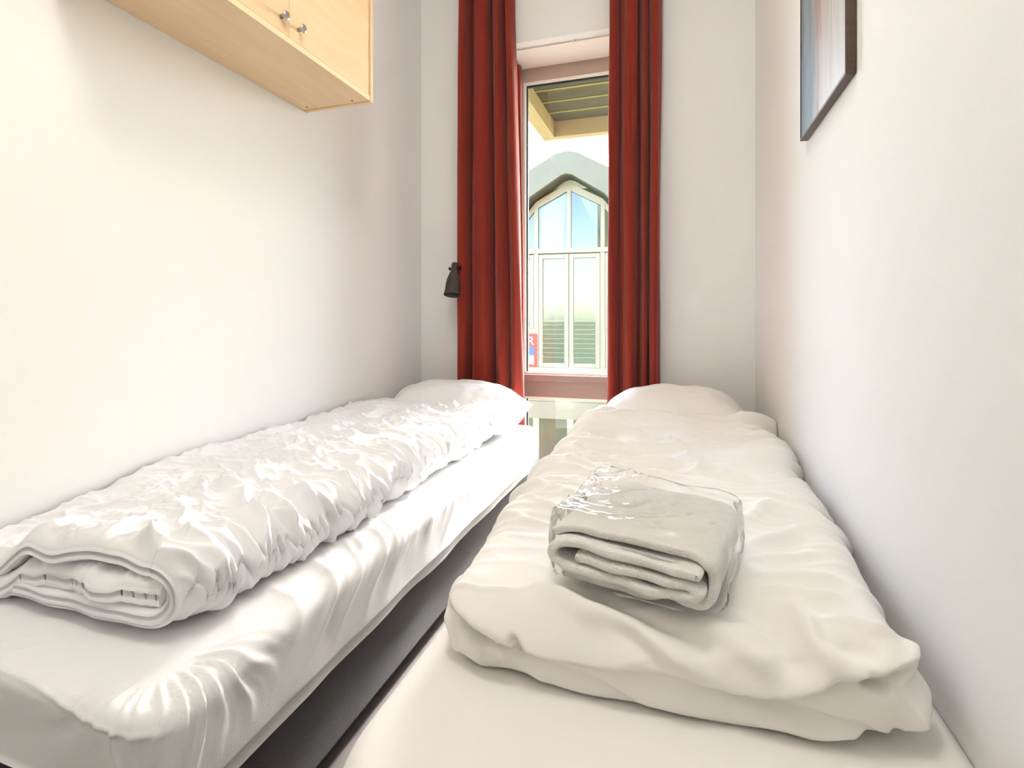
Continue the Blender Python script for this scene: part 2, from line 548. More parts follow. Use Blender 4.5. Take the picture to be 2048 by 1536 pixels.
# pillows
def pillow(label, m, cx, cy, wx, wy, h, tilt, seed, rz=0.0, zoff=0.0):
    n = 140
    nn = 100
    a, b = np.meshgrid(np.linspace(-1, 1, n), np.linspace(-1, 1, nn), indexing='ij')
    parts = []
    e = (1 - np.abs(a) ** 3.2).clip(0) ** 0.55 * (1 - np.abs(b) ** 2.6).clip(0) ** 0.6
    # corners drawn in
    sx = 1 - 0.05 * (np.abs(b) ** 2) * 1.0 + 0.04 * np.abs(a) ** 6 * np.abs(b) ** 6
    sy = 1 - 0.07 * (np.abs(a) ** 2) + 0.05 * np.abs(a) ** 6 * np.abs(b) ** 6
    X = a * wx / 2 * sx
    Y = b * wy / 2 * sy
    wr = 0.010 * fbm(X * 6, Y * 6, seed, 3) + 0.008 * ridge(X * 7 + 0.6 * noise(X * 5, Y * 5, seed + 3), Y * 5, seed + 9, 1.5) * sstep(0.3, 0.95, np.maximum(np.abs(a), np.abs(b)))
    top = np.stack([X, Y, h * 0.72 * e + wr * sstep(0, 0.5, e)], axis=2)
    bot = np.stack([X, Y, -h * 0.28 * e], axis=2)
    F1 = grid_faces(n, nn)
    F2 = grid_faces(n, nn)[:, ::-1] + n * nn
    V = np.concatenate([top.reshape(-1, 3), bot.reshape(-1, 3)])
    F = np.concatenate([F1, F2])
    me = mesh_np('pillow', V, F, True)
    o = obj('pillow', me, m)
    o.location = (cx, cy, MZ + h * 0.28 + zoff)
    o.rotation_euler = (tilt, 0, rz)
    w_ = o.modifiers.new('weld', 'WELD')
    w_.merge_threshold = 0.0004
    tag(o, label, 'pillow')
    return o
pillow('plump white pillow at the head of left bed', M_pilL, -1.04, 2.365, 0.68, 0.42, 0.22, math.radians(9), 61, 0.0, 0.012)
pillow('plump off-white pillow at the head of right bed', M_pilR, -0.03, 2.365, 0.60, 0.42, 0.232, math.radians(9), 71, 0.0, 0.012)

# left duvet: one quilt folded lengthwise in three, fold on the aisle side, open layers at the near end
def left_duvet():
    xl, xr = -1.380, -0.775
    y0, y1 = 0.650, 2.20
    T = 0.130
    th = 0.047
    rc = (T - th) / 2
    xc = xr - T / 2
    Lf = xc - xl
    L = 2 * Lf + PI * rc
    s = np.concatenate([np.linspace(0, Lf - 0.20, 100)[:-1], np.linspace(Lf - 0.20, Lf + PI * rc, 110)[:-1], np.linspace(Lf + PI * rc, L, 60)])
    ns = len(s)
    t = np.concatenate([np.linspace(0, 0.06, 30)[:-1], np.linspace(0.06, y1 - y0 - 0.05, 520), np.linspace(y1 - y0 - 0.05, y1 - y0, 20)[1:]])
    nt = len(t)
    S, Tt = np.meshgrid(s, t, indexing='ij')
    Y0 = y0 + Tt
    e = np.minimum(Tt, (y1 - y0) - Tt)
    pinch = 0.30 + 0.70 * np.sqrt(np.clip(1 - (1 - np.clip(e / 0.038, 0, 1)) ** 2, 0, 1))
    def swell(X, Y):
        return 0.022 * sstep(1.55, 2.25, Y) + 0.012 * fbm(X * 3.0, Y * 2.2, 101, 2)
    def wander(X, Y):
        return (0.012 * noise(Y * 2.3, 0 * Y + 3.3, 107) - 0.02 * sstep(1.9, 2.27, Y)) * sstep(-1.0, xr, X)
    topm = S < Lf
    botm = S > Lf + PI * rc
    a = np.clip((S - Lf) / rc, 0, PI)
    Xc = np.where(topm, xl + S, np.where(botm, xc - (S - Lf - PI * rc), xc + rc * np.sin(a)))
    Zc = np.where(topm, T - th / 2, np.where(botm, th / 2, T / 2 + rc * np.cos(a)))
    NX = np.where(topm | botm, 0, np.sin(a))
    NZ = np.where(topm, 1, np.where(botm, -1, np.cos(a)))
    Xc = np.where(botm, xc - (xc - Xc) * 0.80, Xc)
    sag = sstep(-1.13, -1.27, Xc) * topm * sstep(1.2, 0.68, Y0)
    Zc = Zc - 0.070 * sag
    up = np.clip(Zc / T, 0, 1)
    Zc = Zc + swell(Xc, Y0) * up
    Xc = Xc + wander(Xc, Y0)
    # hem of the top layer falls to its lower edge
    Zc = Zc - np.where(topm, 1.0, np.cos(a / 2) ** 2 * (a > 0)) * 0.014 * (1 - pinch) * sstep(0.5, 0, Tt) + np.where(botm, 0.0, 0.0)
    Zc = Zc + 0.013 * noise(S * 11, 0 * S + 4.4, 115) * sstep(0.12, 0.0, Tt) * topm
    Yc = Y0 + (np.where(topm, 0.006, 0.0) + 0.016 * noise(S * 7, 0 * S + 1.7, 111)) * sstep(0.25, 0, Tt) + 0.02 * noise(S * 5, 0 * S + 9.7, 113) * sstep(1.2, 1.6, Tt)
    u, v = S, Y0
    wx = u + 0.030 * fbm(u * 7, v * 7, 121, 2)
    wy = v + 0.030 * fbm(u * 7 + 9, v * 7 + 4, 122, 2)
    edge = sstep(Lf - 0.22, Lf - 0.02, u)                       # near the aisle side
    slant = wy + 0.45 * wx
    c1 = crest(wx * 3.2, slant * 11.0, 131, 2.2)
    c2 = crest(wx * 5.5 + slant * 2, slant * 8.5 - wx * 3.5, 132, 2.8)
    c3 = crest(wx * 5.5 + 7, (wy - 0.5 * wx) * 15.0, 133, 2.4)
    c4 = crest(wx * 16, wy * 22, 134, 2.0)
    amp = np.clip(0.9 + 0.9 * noise(u * 3.5, v * 3.5, 135), 0.35, 1.6)
    D = (0.018 * c1 * (0.6 + 0.6 * edge) + 0.020 * c2 * (1 - 0.5 * edge) + 0.013 * c3 + 0.006 * c4 - 0.014) * amp
    D *= 0.55 + 0.45 * sstep(0.02, 0.34, u)
    D += 0.003 * fbm(u * 9, v * 9, 138, 2)
    for sc, wd, am in ((Lf + rc * 1.62, 0.045, 1.0), (Lf - 0.20, 0.05, 0.35), (Lf - 0.43, 0.05, 0.3)):
        sl = sc + 0.007 * noise(v * 7, 0 * v, 137)
        dd = u - sl
        ph = v * 48 + 1.2 * noise(v * 14, dd * 10, 141)
        zig = np.abs((ph % 1.0) - 0.5) * 2
        gath = crest(v * 27 + 1.2 * noise(v * 8, dd * 9, 142), dd * 6.0 + 2.0, 143, 1.8)
        D += am * (-0.013 * np.exp(-((dd - 0.022 * (zig - 0.5)) / 0.005) ** 2) + 0.004 * zig * np.exp(-(dd / 0.013) ** 2) + 0.010 * gath * np.exp(-(dd / wd) ** 2))
    D += 0.007 * crest(u * 26, v * 5 + 3, 145, 1.6) * np.exp(-((Tt - 0.045) / 0.05) ** 2) * topm
    D = D * sstep(0, 0.03, e) * np.where(botm, 0.12, 1.0)
    pk = 0.006 * crest(u * 24, v * 6, 147, 1.6) * np.exp(-((Tt - 0.03) / 0.04) ** 2) * sstep(0, 0.02, e)
    def surf(sgn):
        h = sgn * th / 2 * pinch + (D if sgn > 0 else pk)
        return np.stack([Xc + NX * h, Yc, MZ + 0.010 + np.maximum(Zc + NZ * h, 0.0)], axis=2)
    A = surf(1)
    B = surf(-1)[::-1]
    P = np.concatenate([A, B, A[:1]], axis=0)
    P[..., 0] = np.maximum(P[..., 0], XL + 0.004)
    F = grid_faces(P.shape[0], P.shape[1])
    base = P.reshape(-1, 3)
    def cap(n_s, j, m):
        ia = np.arange(n_s - 1)
        return np.stack([ia * m + j, (ia + 1) * m + j, (2 * n_s - 2 - ia) * m + j, (2 * n_s - 1 - ia) * m + j], axis=1)
    F = np.concatenate([F, cap(ns, 0, nt), cap(ns, nt - 1, nt)[:, ::-1]])
    # the layer in the middle, tucked into the fold
    gx = np.linspace(-1.235, xc + rc * 0.45, 150)
    gt = np.concatenate([np.linspace(0, 0.06, 24)[:-1], np.linspace(0.06, y1 - y0 - 0.05, 60), np.linspace(y1 - y0 - 0.05, y1 - y0, 12)[1:]])
    G, Q = np.meshgrid(gx, gt, indexing='ij')
    Yq = y0 + Q
    eq = np.minimum(Q, (y1 - y0) - Q)
    pq = 0.34 + 0.66 * np.sqrt(np.clip(1 - (1 - np.clip(eq / 0.034, 0, 1)) ** 2, 0, 1))
    tm = 0.052
    zc = T / 2 + swell(G, Yq) * 0.5 - 0.012 * (1 - pq) - 0.030 * sstep(-1.12, -1.22, G) * sstep(1.2, 0.68, Yq)
    puff = 0.013 * (crest(G * 20, Yq * 4, 151, 1.5) - 0.6) * np.exp(-((Q - 0.02) / 0.05) ** 2)
    Yg = Yq + 0.003 + 0.018 * noise(G * 8, 0 * G + 5.1, 153) * sstep(0.25, 0, Q)
    Xg = G + wander(G, Yq)
    n2, m2 = G.shape
    U = np.stack([Xg, Yg, MZ + 0.004 + zc + tm / 2 * pq + puff], axis=2)
    W_ = np.stack([Xg, Yg, MZ + 0.004 + zc - tm / 2 * pq + puff * 0.6], axis=2)[::-1]
    P2 = np.concatenate([U, W_, U[:1]], axis=0)
    F2 = np.concatenate([grid_faces(P2.shape[0], m2), cap(n2, 0, m2), cap(n2, m2 - 1, m2)[:, ::-1]]) + len(base)
    me = mesh_np('duvet', np.concatenate([base, P2.reshape(-1, 3)]), np.concatenate([F, F2]), True)
    o = obj('duvet', me, M_duvL)
    tag(o, 'puckered white duvet folded lengthwise on left bed', 'duvet')
left_duvet()

# right duvet
def right_duvet():
    x0, x1, y0, y1 = -0.315, 0.240, 0.795, 2.12
    R = 0.060
    def prof(d):
        a = np.clip(d / R, 0, PI)
        so = np.sin(a)
        so = np.where(a > PI / 2, 1 - 0.55 * (1 - so), so)
        return R * so - np.clip(d - PI * R, 0, None), R * (1 - np.cos(a))
    dmax = PI * R + 0.03
    def top(x, y):
        return MZ + 0.003 + 2 * R + 0.045 * sstep(1.75, 2.2, y) + 0.010 * fbm(x * 2.5, y * 2.0, 201, 2)
    def disp(px, py, d, nx, ny):
        wy = py + 0.06 * fbm(px * 3, py * 3, 205, 2)
        wx = px + 0.04 * fbm(px * 4 + 5, py * 4, 206, 2)
        far = sstep(0.95, 1.45, py)
        # long soft cross creases
        sl = wy + 0.10 * wx
        r1 = crest(wx * 1.9 + wy * 0.8, sl * 6.5, 211, 2.6)
        r2 = crest(wx * 3.0 - 3, (wy - 0.12 * wx) * 11, 212, 2.8)
        r3 = crest(wx * 5, sl * 19, 213, 2.2)
        edge = sstep(0.12, 0.0, np.minimum(px - x0, x1 - px))
        D = (0.026 * r1 + 0.017 * r2) * (0.22 + 0.78 * far) + 0.008 * r3 * far - 0.010
        D += 0.004 * fbm(px * 7, py * 7, 215, 2)
        D += 0.013 * crest(wx * 3.5, wy * 16, 214, 2.0) * edge * sstep(0.85, 1.1, py)
        # pulls running away from the towel
        for (ax, ay, bx, by, am, wd) in ((0.10, 1.02, 0.235, 1.16, 0.012, 0.014), (0.10, 0.98, 0.25, 1.05, 0.009, 0.012), (0.09, 0.92, 0.26, 0.95, 0.010, 0.014), (0.10, 0.88, 0.24, 0.885, 0.008, 0.012), (0.06, 1.08, 0.20, 1.27, 0.010, 0.015), (-0.05, 1.12, 0.03, 1.30, 0.008, 0.016)):
            mx, my = (ax + bx) / 2 + 0.01, (ay + by) / 2 - 0.008
            D += fold(px, py, [(ax, ay), (mx, my), (bx, by)], am * 1.5, wd, 0.35)
        # left-side gathers next to the towel
        D += fold(px, py, [(-0.36, 1.26), (-0.29, 1.20), (-0.22, 1.19)], 0.010, 0.012)
        D += fold(px, py, [(-0.37, 1.16), (-0.29, 1.12), (-0.21, 1.10)], 0.010, 0.012)
        D += fold(px, py, [(-0.37, 1.07), (-0.30, 1.04), (-0.22, 1.03)], 0.009, 0.011)
        # front: flap lying over the lower layer
        oy = 0.805 - y0
        def fl(pts, am, wd, tp=0.3):
            return fold(px, py + oy, pts, am, wd, tp)
        fr = sstep(0.30, 0.80, -ny)
        cd = np.interp(px, [-0.36, -0.343, -0.288, -0.243, -0.188, -0.118, -0.012, 0.068, 0.128, 0.168, 0.183, 0.238, 0.30], [0.066, 0.073, 0.093, 0.103, 0.108, 0.108, 0.100, 0.108, 0.100, 0.085, 0.072, 0.064, 0.056])
        cs = np.interp(px, [-0.36, -0.30, -0.20, -0.10, 0.0, 0.08, 0.14, 0.22, 0.30], [1.0, 1.5, 1.2, 0.55, 0.45, 0.8, 1.1, 1.3, 0.8])
        dc = d - cd
        lip = 0.012 * np.exp(-(dc / 0.030) ** 2) * (dc < 0)
        und = -0.013 * np.exp(-np.clip(dc, 0, None) / 0.020) * sstep(-0.004, 0.004, dc)
        D += fr * cs * (lip * sstep(0.004, -0.004, dc) + und)
        D += fr * 0.018 * np.exp(-((d - 0.155) / 0.035) ** 2) * np.exp(-((px + 0.02) / 0.18) ** 2)
        # slanting drapes on the flap
        D += fl([(-0.23, 0.86), (-0.203, 0.812), (-0.133, 0.777), (-0.063, 0.762), (0.008, 0.727), (0.068, 0.705)], 0.016, 0.016)
        D += fl([(-0.16, 0.84), (-0.09, 0.80), (0.0, 0.765), (0.06, 0.73)], -0.010, 0.018)
        D += fl([(-0.123, 0.770), (-0.068, 0.748), (-0.038, 0.727), (0.003, 0.712)], -0.008, 0.010)
        D += fl([(0.02, 0.83), (0.045, 0.785), (0.073, 0.762), (0.103, 0.745), (0.12, 0.72)], 0.013, 0.016)
        D += fl([(0.103, 0.86), (0.118, 0.80), (0.135, 0.755), (0.16, 0.73)], -0.014, 0.018)
        D += fl([(0.150, 0.90), (0.163, 0.817), (0.165, 0.777), (0.178, 0.757), (0.203, 0.742)], 0.016, 0.013)
        D += fl([(0.155, 0.822), (0.213, 0.825), (0.243, 0.815), (0.298, 0.837)], 0.010, 0.010)
        D += fl([(0.19, 0.79), (0.215, 0.78), (0.245, 0.775)], -0.012, 0.016)
        # lifted corner and pocket at the right
        D += fl([(0.298, 0.85), (0.285, 0.79), (0.270, 0.745)], 0.016, 0.010)
        D += fl([(0.213, 0.738), (0.238, 0.736), (0.258, 0.742)], -0.020, 0.009, 0.2)
        D += fl([(0.325, 0.82), (0.335, 0.76), (0.31, 0.70)], 0.016, 0.022)
        # lower layer: two slanting rolls
        D += fr * fl([(-0.20, 0.690), (-0.118, 0.670), (-0.058, 0.650), (0.05, 0.640)], -0.008, 0.008)
        D += fr * fl([(-0.25, 0.665), (-0.15, 0.650), (-0.06, 0.632)], 0.007, 0.010)
        D += fr * fl([(0.03, 0.700), (0.138, 0.682), (0.203, 0.665), (0.28, 0.66)], -0.010, 0.009)
        D += fr * fl([(0.06, 0.675), (0.16, 0.655), (0.26, 0.64)], 0.008, 0.012)
        # the mouth at the left end
        D += fl([(-0.352, 0.742), (-0.308, 0.715), (-0.270, 0.703), (-0.235, 0.697)], -0.028, 0.009, 0.2)
        D += fl([(-0.240, 0.722), (-0.218, 0.697), (-0.228, 0.677)], -0.018, 0.006, 0.2)
        D += fl([(-0.262, 0.715), (-0.250, 0.690), (-0.248, 0.668)], 0.010, 0.007, 0.2)
        D += fl([(-0.330, 0.705), (-0.305, 0.690), (-0.285, 0.670)], 0.010, 0.010, 0.2)
        D += fl([(-0.403, 0.790), (-0.385, 0.735), (-0.375, 0.690)], 0.010, 0.014, 0.2)
        # stitched seam on the top at the left
        D += fl([(-0.37, 0.802), (-0.298, 0.784), (-0.243, 0.797), (-0.205, 0.82)], 0.004, 0.005, 0.15)
        lim = sstep(dmax, dmax - 0.04, d)
        return D * lim
    P, F, K = cushion(x0, x1, y0, y1, 0.035, prof, dmax, 0.0042, top, disp)
    P[..., 0] = np.minimum(P[..., 0], XR - 0.003)
    P[..., 2] = np.maximum(P[..., 2], MZ + 0.003)
    V, F = drop_loose(P, F)
    o = obj('duvet', mesh_np('duvet', V, F, True), M_duvR)
    tag(o, 'smooth cream-white duvet folded on right bed under the towel', 'duvet')
right_duvet()

# ------------------------------------------------------------------ towel in a clear bag
def band(path, th, y0f, y1f, n_sub=6, ny=26, seed=0):
    """a folded strip of thick cloth: centre line path in (x,z), swept along y"""
    pts = np.array(path, dtype=float)
    # Catmull-Rom
    out = []
    n = len(pts)
    for i in range(n - 1):
        p0, p1, p2, p3 = pts[max(i - 1, 0)], pts[i], pts[i + 1], pts[min(i + 2, n - 1)]
        for k in range(n_sub):
            t = k / n_sub
            out.append(0.5 * ((2 * p1) + (-p0 + p2) * t + (2 * p0 - 5 * p1 + 4 * p2 - p3) * t * t + (-p0 + 3 * p1 - 3 * p2 + p3) * t ** 3))
    out.append(pts[-1])
    c = np.array(out)
    tg = np.gradient(c, axis=0)
    tg /= np.linalg.norm(tg, axis=1, keepdims=True)
    nn = np.stack([-tg[:, 1], tg[:, 0]], axis=1)
    m = len(c)
    # closed outline: one side, rounded end, other side, rounded end
    up = c + nn * th / 2
    lo = c - nn * th / 2
    def endcap(p, t, n_, s):
        return [p + n_ * th / 2 * math.cos(a) + t * th / 2 * math.sin(a) for a in np.linspace(0, PI, 7)[1:-1]] if s > 0 else [p - n_ * th / 2 * math.cos(a) - t * th / 2 * math.sin(a) for a in np.linspace(0, PI, 7)[1:-1]]
    loop = list(up) + endcap(c[-1], tg[-1], nn[-1], 1) + list(lo[::-1]) + endcap(c[0], tg[0], nn[0], -1)
    # distance of every loop point from the centre line, for rounding the two cut ends
    cen = list(c) + [c[-1]] * 5 + list(c[::-1]) + [c[0]] * 5
    loop = np.array(loop)
    cen = np.array(cen)
    q = len(loop)
    ts = np.concatenate([[0, 0.006, 0.018, 0.035], np.linspace(0.06, 0.94, ny), [0.965, 0.982, 0.994, 1.0]])
    V = []
    ar = np.linspace(0, 1, q)
    for t in ts:
        e = min(t, 1 - t)
        w = 0.45 + 0.55 * math.sqrt(max(0, 1 - (1 - min(e / 0.035, 1)) ** 2))
        pos = cen + (loop - cen) * w
        yy = y0f + (y1f - y0f) * t + 0.006 * np.asarray(noise(cen[:, 0] * 22, cen[:, 1] * 40 + 5, seed)) * (1 - t)
        wob = 0.0035 * np.asarray(noise(cen[:, 0] * 18 + t * 3, cen[:, 1] * 20 + t * 6, seed + 2))
        V.append(np.stack([pos[:, 0], yy, pos[:, 1] + wob], axis=1))
    V = np.array(V)
    k = len(ts)
    F = []
    for i in range(k - 1):
        for j in range(q):
            j2 = (j + 1) % q
            F.append((i * q + j, i * q + j2, (i + 1) * q + j2, (i + 1) * q + j))
    # end caps as quads between the two sides
    for i0, flip in ((0, False), ((k - 1) * q, True)):
        for j in range(m - 1):
            f = (i0 + j, i0 + (m + 5 + m - 1 - j), i0 + (m + 5 + m - 2 - j), i0 + j + 1)
            F.append(f[::-1] if flip else f)
        e1 = tuple(i0 + m - 1 + k_ for k_ in range(7))
        e0 = tuple(i0 + (2 * m + 5 - 1 + k_) % q for k_ in range(7))
        F.append(e1 if not flip else e1[::-1])
        F.append(e0 if not flip else e0[::-1])
    return V.reshape(-1, 3), F

TW_LOC = (-0.205, 0.795, MZ + 0.127)
TW_RZ = math.radians(-12)
def towel():
    w = MB()
    th = 0.0145
    V, F = band([(0.060, 0.0455), (0.10, 0.045), (0.15, 0.0425), (0.19, 0.044), (0.218, 0.043), (0.234, 0.036), (0.224, 0.0285), (0.195, 0.029), (0.165, 0.024), (0.12, 0.0275), (0.07, 0.030), (0.040, 0.031), (0.020, 0.038), (0.016, 0.048), (0.026, 0.060), (0.055, 0.064), (0.10, 0.062), (0.15, 0.0595), (0.19, 0.0615), (0.230, 0.060)], th, 0.0, 0.25, seed=301)
    w.add(V, F)
    V, F = band([(0.030, 0.010), (0.07, 0.0095), (0.12, 0.008), (0.16, 0.0075), (0.19, 0.013), (0.215, 0.010), (0.236, 0.012), (0.2465, 0.028), (0.2475, 0.050), (0.240, 0.068), (0.220, 0.0765), (0.17, 0.080), (0.11, 0.082), (0.06, 0.084), (0.03, 0.080), (0.012, 0.070)], th, 0.022, 0.27, seed=307)
    w.add(V, F)
    me = mesh_np('towel', w.V, w.F, True)
    o = obj('towel', me, M_towel)
    o.location = TW_LOC
    o.rotation_euler = (0, 0, TW_RZ)
    sb = o.modifiers.new('subsurf', 'SUBSURF')
    sb.levels = sb.render_levels = 1
    tag(o, 'white terry towel folded inside clear plastic on right duvet', 'towel')
towel()
def bag():
    R = 0.046
    def prof(d):
        a = np.clip(d / R, 0, PI)
        return R * np.sin(a) * 0.13, R * (1 - np.cos(a))
    def top(x, y):
        return 0.0955 + 0.012 * sstep(0.10, 0.26, y) * sstep(0.20, 0.02, x) - 0.012 * sstep(0.06, 0.0, y)
    def disp(px, py, d, nx, ny):
        wx = px + 0.02 * fbm(px * 12, py * 12, 311, 2)
        wy = py + 0.02 * fbm(px * 12 + 4, py * 12, 312, 2)
        D = 0.0045 * crest(wx * 6 + wy * 3, wy * 15 - wx * 6, 315, 1.3) + 0.002 * crest(wx * 10, wy * 24, 316, 1.2) + 0.0008 * fbm(px * 40, py * 40, 317, 2)
        D += 0.007 * crest(wx * 45, wy * 20, 318, 1.6) * sstep(0.18, 0.26, py) * sstep(0.13, 0.02, px)
        return D
    P, F, K = cushion(0.002, 0.254, 0.020, 0.272, 0.040, prof, PI * R, 0.0032, top, disp)
    P[..., 2] = np.maximum(P[..., 2], 0.001)
    V, F = drop_loose(P, F)
    # the bag is open towards the foot of the bed: no film over the folded towel edge
    cen = V[F].mean(axis=1)
    F = F[cen[:, 1] > 0.020 + 0.02 * np.sin(cen[:, 0] * 30)]
    V, F = drop_loose(V, F)
    o = obj('plastic_bag', mesh_np('plastic_bag', V, F, True), M_plastic)
    o.location = TW_LOC
    o.rotation_euler = (0, 0, TW_RZ)
    tag(o, 'clear crinkled plastic bag around the folded towel', 'bag')
bag()

# ------------------------------------------------------------------ wall cabinet
CZ = EYE + 0.81
def cabinet():
    t = thing('wall_cabinet', 'birch wall cabinet with steel knobs, high on the left wall', 'cabinet', (XL + 0.001, 0.86, CZ))
    D, W, H = 0.297, 0.873, 0.62
    e = 0.017
    MB().box(0, D - 0.0015, 0, W - e, 0.004, e + 0.004).build('bottom_panel', M_birch_h, t)
    MB().box(D - 0.0012, D, 0.0, W - e, 0.004, e + 0.004).build('front_edge', M_birch_e, t)
    MB().box(0, D + 0.002, W - e, W, 0, H).build('side_panel', M_birch, t, bevel=0.001)
    MB().box(0, D + 0.002, -e, 0, 0, H).build('side_panel', M_birch, t, bevel=0.001)
    MB().box(0, D, 0, W - e, H - e, H).build('top_panel', M_birch_h, t)
    MB().box(0, 0.006, 0, W - e, e + 0.004, H - e).build('back_panel', M_birch_h, t)
    mid = 1.292 - 0.86
    for y0, y1, ky in ((0.002, mid - 0.001, mid - 0.035), (mid + 0.001, W - e - 0.002, mid + 0.038)):
        d = MB().box(D - 0.020, D - 0.002, y0, y1, e + 0.0065, H - e - 0.002).build('door', M_birch, t, bevel=0.0008)
        M = Matrix.Translation((D - 0.002, ky, 0.066)) @ Matrix.Rotation(PI / 2, 4, 'Y')
        kn = MB().lathe([(0.006, 0), (0.0055, 0.010), (0.007, 0.014), (0.0125, 0.017), (0.0135, 0.020), (0.0125, 0.0225), (0.006, 0.0235)], 20, M)
        kn.build('knob', M_steel, d, smooth=True)
    for x in (0.035, 0.235):
        M = Matrix.Translation((x, W - e - 0.022, 0.0025))
        MB().lathe([(0.004, 0), (0.004, 0.002)], 12, M).build('screw', M_screw, t)
cabinet()

# ------------------------------------------------------------------ picture
def art_mat():
    m = bpy.data.materials.new('painted_canvas')
    m.use_nodes = True
    nt = m.node_tree
    b = nt.nodes['Principled BSDF']
    b.inputs['Roughness'].default_value = 0.35
    tc = nt.nodes.new('ShaderNodeTexCoord')
    sep = nt.nodes.new('ShaderNodeSeparateXYZ')
    nt.links.new(tc.outputs['Object'], sep.inputs[0])
    mp = nt.nodes.new('ShaderNodeMapping')
    mp.inputs['Scale'].default_value = (1, 14, 1.6)
    nt.links.new(tc.outputs['Object'], mp.inputs['Vector'])
    n = nt.nodes.new('ShaderNodeTexNoise')
    n.inputs['Scale'].default_value = 3.0
    n.inputs['Detail'].default_value = 6
    nt.links.new(mp.outputs[0], n.inputs['Vector'])
    # position across the picture plus streak noise -> colour
    ad = nt.nodes.new('ShaderNodeMath')
    ad.operation = 'MULTIPLY_ADD'
    ad.inputs[1].default_value = 2.38
    nt.links.new(sep.outputs['Y'], ad.inputs[0])
    nz = nt.nodes.new('ShaderNodeMath')
    nz.operation = 'MULTIPLY_ADD'
    nz.inputs[1].default_value = 0.5
    nz.inputs[2].default_value = -0.25
    nt.links.new(n.outputs['Fac'], nz.inputs[0])
    nt.links.new(nz.outputs[0], ad.inputs[2])
    cr = nt.nodes.new('ShaderNodeValToRGB')
    e = cr.color_ramp.elements
    e[0].position = 0.0
    e[0].color = rgb(176, 172, 168)
    e[1].position = 1.0
    e[1].color = rgb(92, 110, 120)
    for p, c in ((0.18, (196, 192, 184)), (0.33, (168, 158, 152)), (0.45, (190, 178, 166)), (0.56, (140, 104, 96)), (0.64, (150, 148, 144)), (0.74, (96, 122, 132)), (0.84, (132, 142, 142)), (0.92, (78, 98, 108))):
        x = e.new(p)
        x.color = rgb(*c)
    nt.links.new(ad.outputs[0], cr.inputs[0])
    # paler paint in the lower half
    mp2 = nt.nodes.new('ShaderNodeMapping')
    mp2.inputs['Scale'].default_value = (1, 9, 1.2)
    nt.links.new(tc.outputs['Object'], mp2.inputs['Vector'])
    n2 = nt.nodes.new('ShaderNodeTexNoise')
    n2.inputs['Scale'].default_value = 4.0
    n2.inputs['Detail'].default_value = 5
    nt.links.new(mp2.outputs[0], n2.inputs['Vector'])
    zz = nt.nodes.new('ShaderNodeMapRange')
    zz.inputs['From Min'].default_value = 0.32
    zz.inputs['From Max'].default_value = 0.02
    nt.links.new(sep.outputs['Z'], zz.inputs['Value'])
    yy = nt.nodes.new('ShaderNodeMapRange')
    yy.inputs['From Min'].default_value = 0.30
    yy.inputs['From Max'].default_value = 0.18
    nt.links.new(sep.outputs['Y'], yy.inputs['Value'])
    mu = nt.nodes.new('ShaderNodeMath')
    mu.operation = 'MULTIPLY'
    nt.links.new(zz.outputs[0], mu.inputs[0])
    nt.links.new(n2.outputs['Fac'], mu.inputs[1])
    mu2 = nt.nodes.new('ShaderNodeMath')
    mu2.operation = 'MULTIPLY'
    nt.links.new(mu.outputs[0], mu2.inputs[0])
    nt.links.new(yy.outputs[0], mu2.inputs[1])
    mx = nt.nodes.new('ShaderNodeMix')
    mx.data_type = 'RGBA'
    nt.links.new(mu2.outputs[0], mx.inputs['Factor'])
    nt.links.new(cr.outputs['Color'], mx.inputs['A'])
    mx.inputs['B'].default_value = rgb(225, 225, 220)
    nt.links.new(mx.outputs['Result'], b.inputs['Base Color'])
    return m
def picture():
    y0, y1, z0, z1 = 1.207, 1.627, EYE + 0.490, EYE + 0.490 + 0.60
    t = thing('framed_picture', 'streaky grey-blue abstract painting in a thin dark frame', 'picture', (XR - 0.001, y0, z0))
    M_fr = mat('dark_brown_frame', rgb(92, 74, 64), 0.4, 0.4, var=0.3, vscale=20, stretch=(1, 1, 6))
    W, H = y1 - y0, z1 - z0
    T = 0.019
    l = 0.006
    w = MB()
    w.box(-T, 0, 0, l, 0, H)
    w.box(-T, 0, W - l, W, 0, H)
    w.box(-T, 0, l, W - l, 0, l)
    w.box(-T, 0, l, W - l, H - l, H)
    w.build('frame', M_fr, t, bevel=0.001)
    MB().box(-T + 0.002, -0.002, l, W - l, l, H - l).build('canvas', art_mat(), t)
picture()

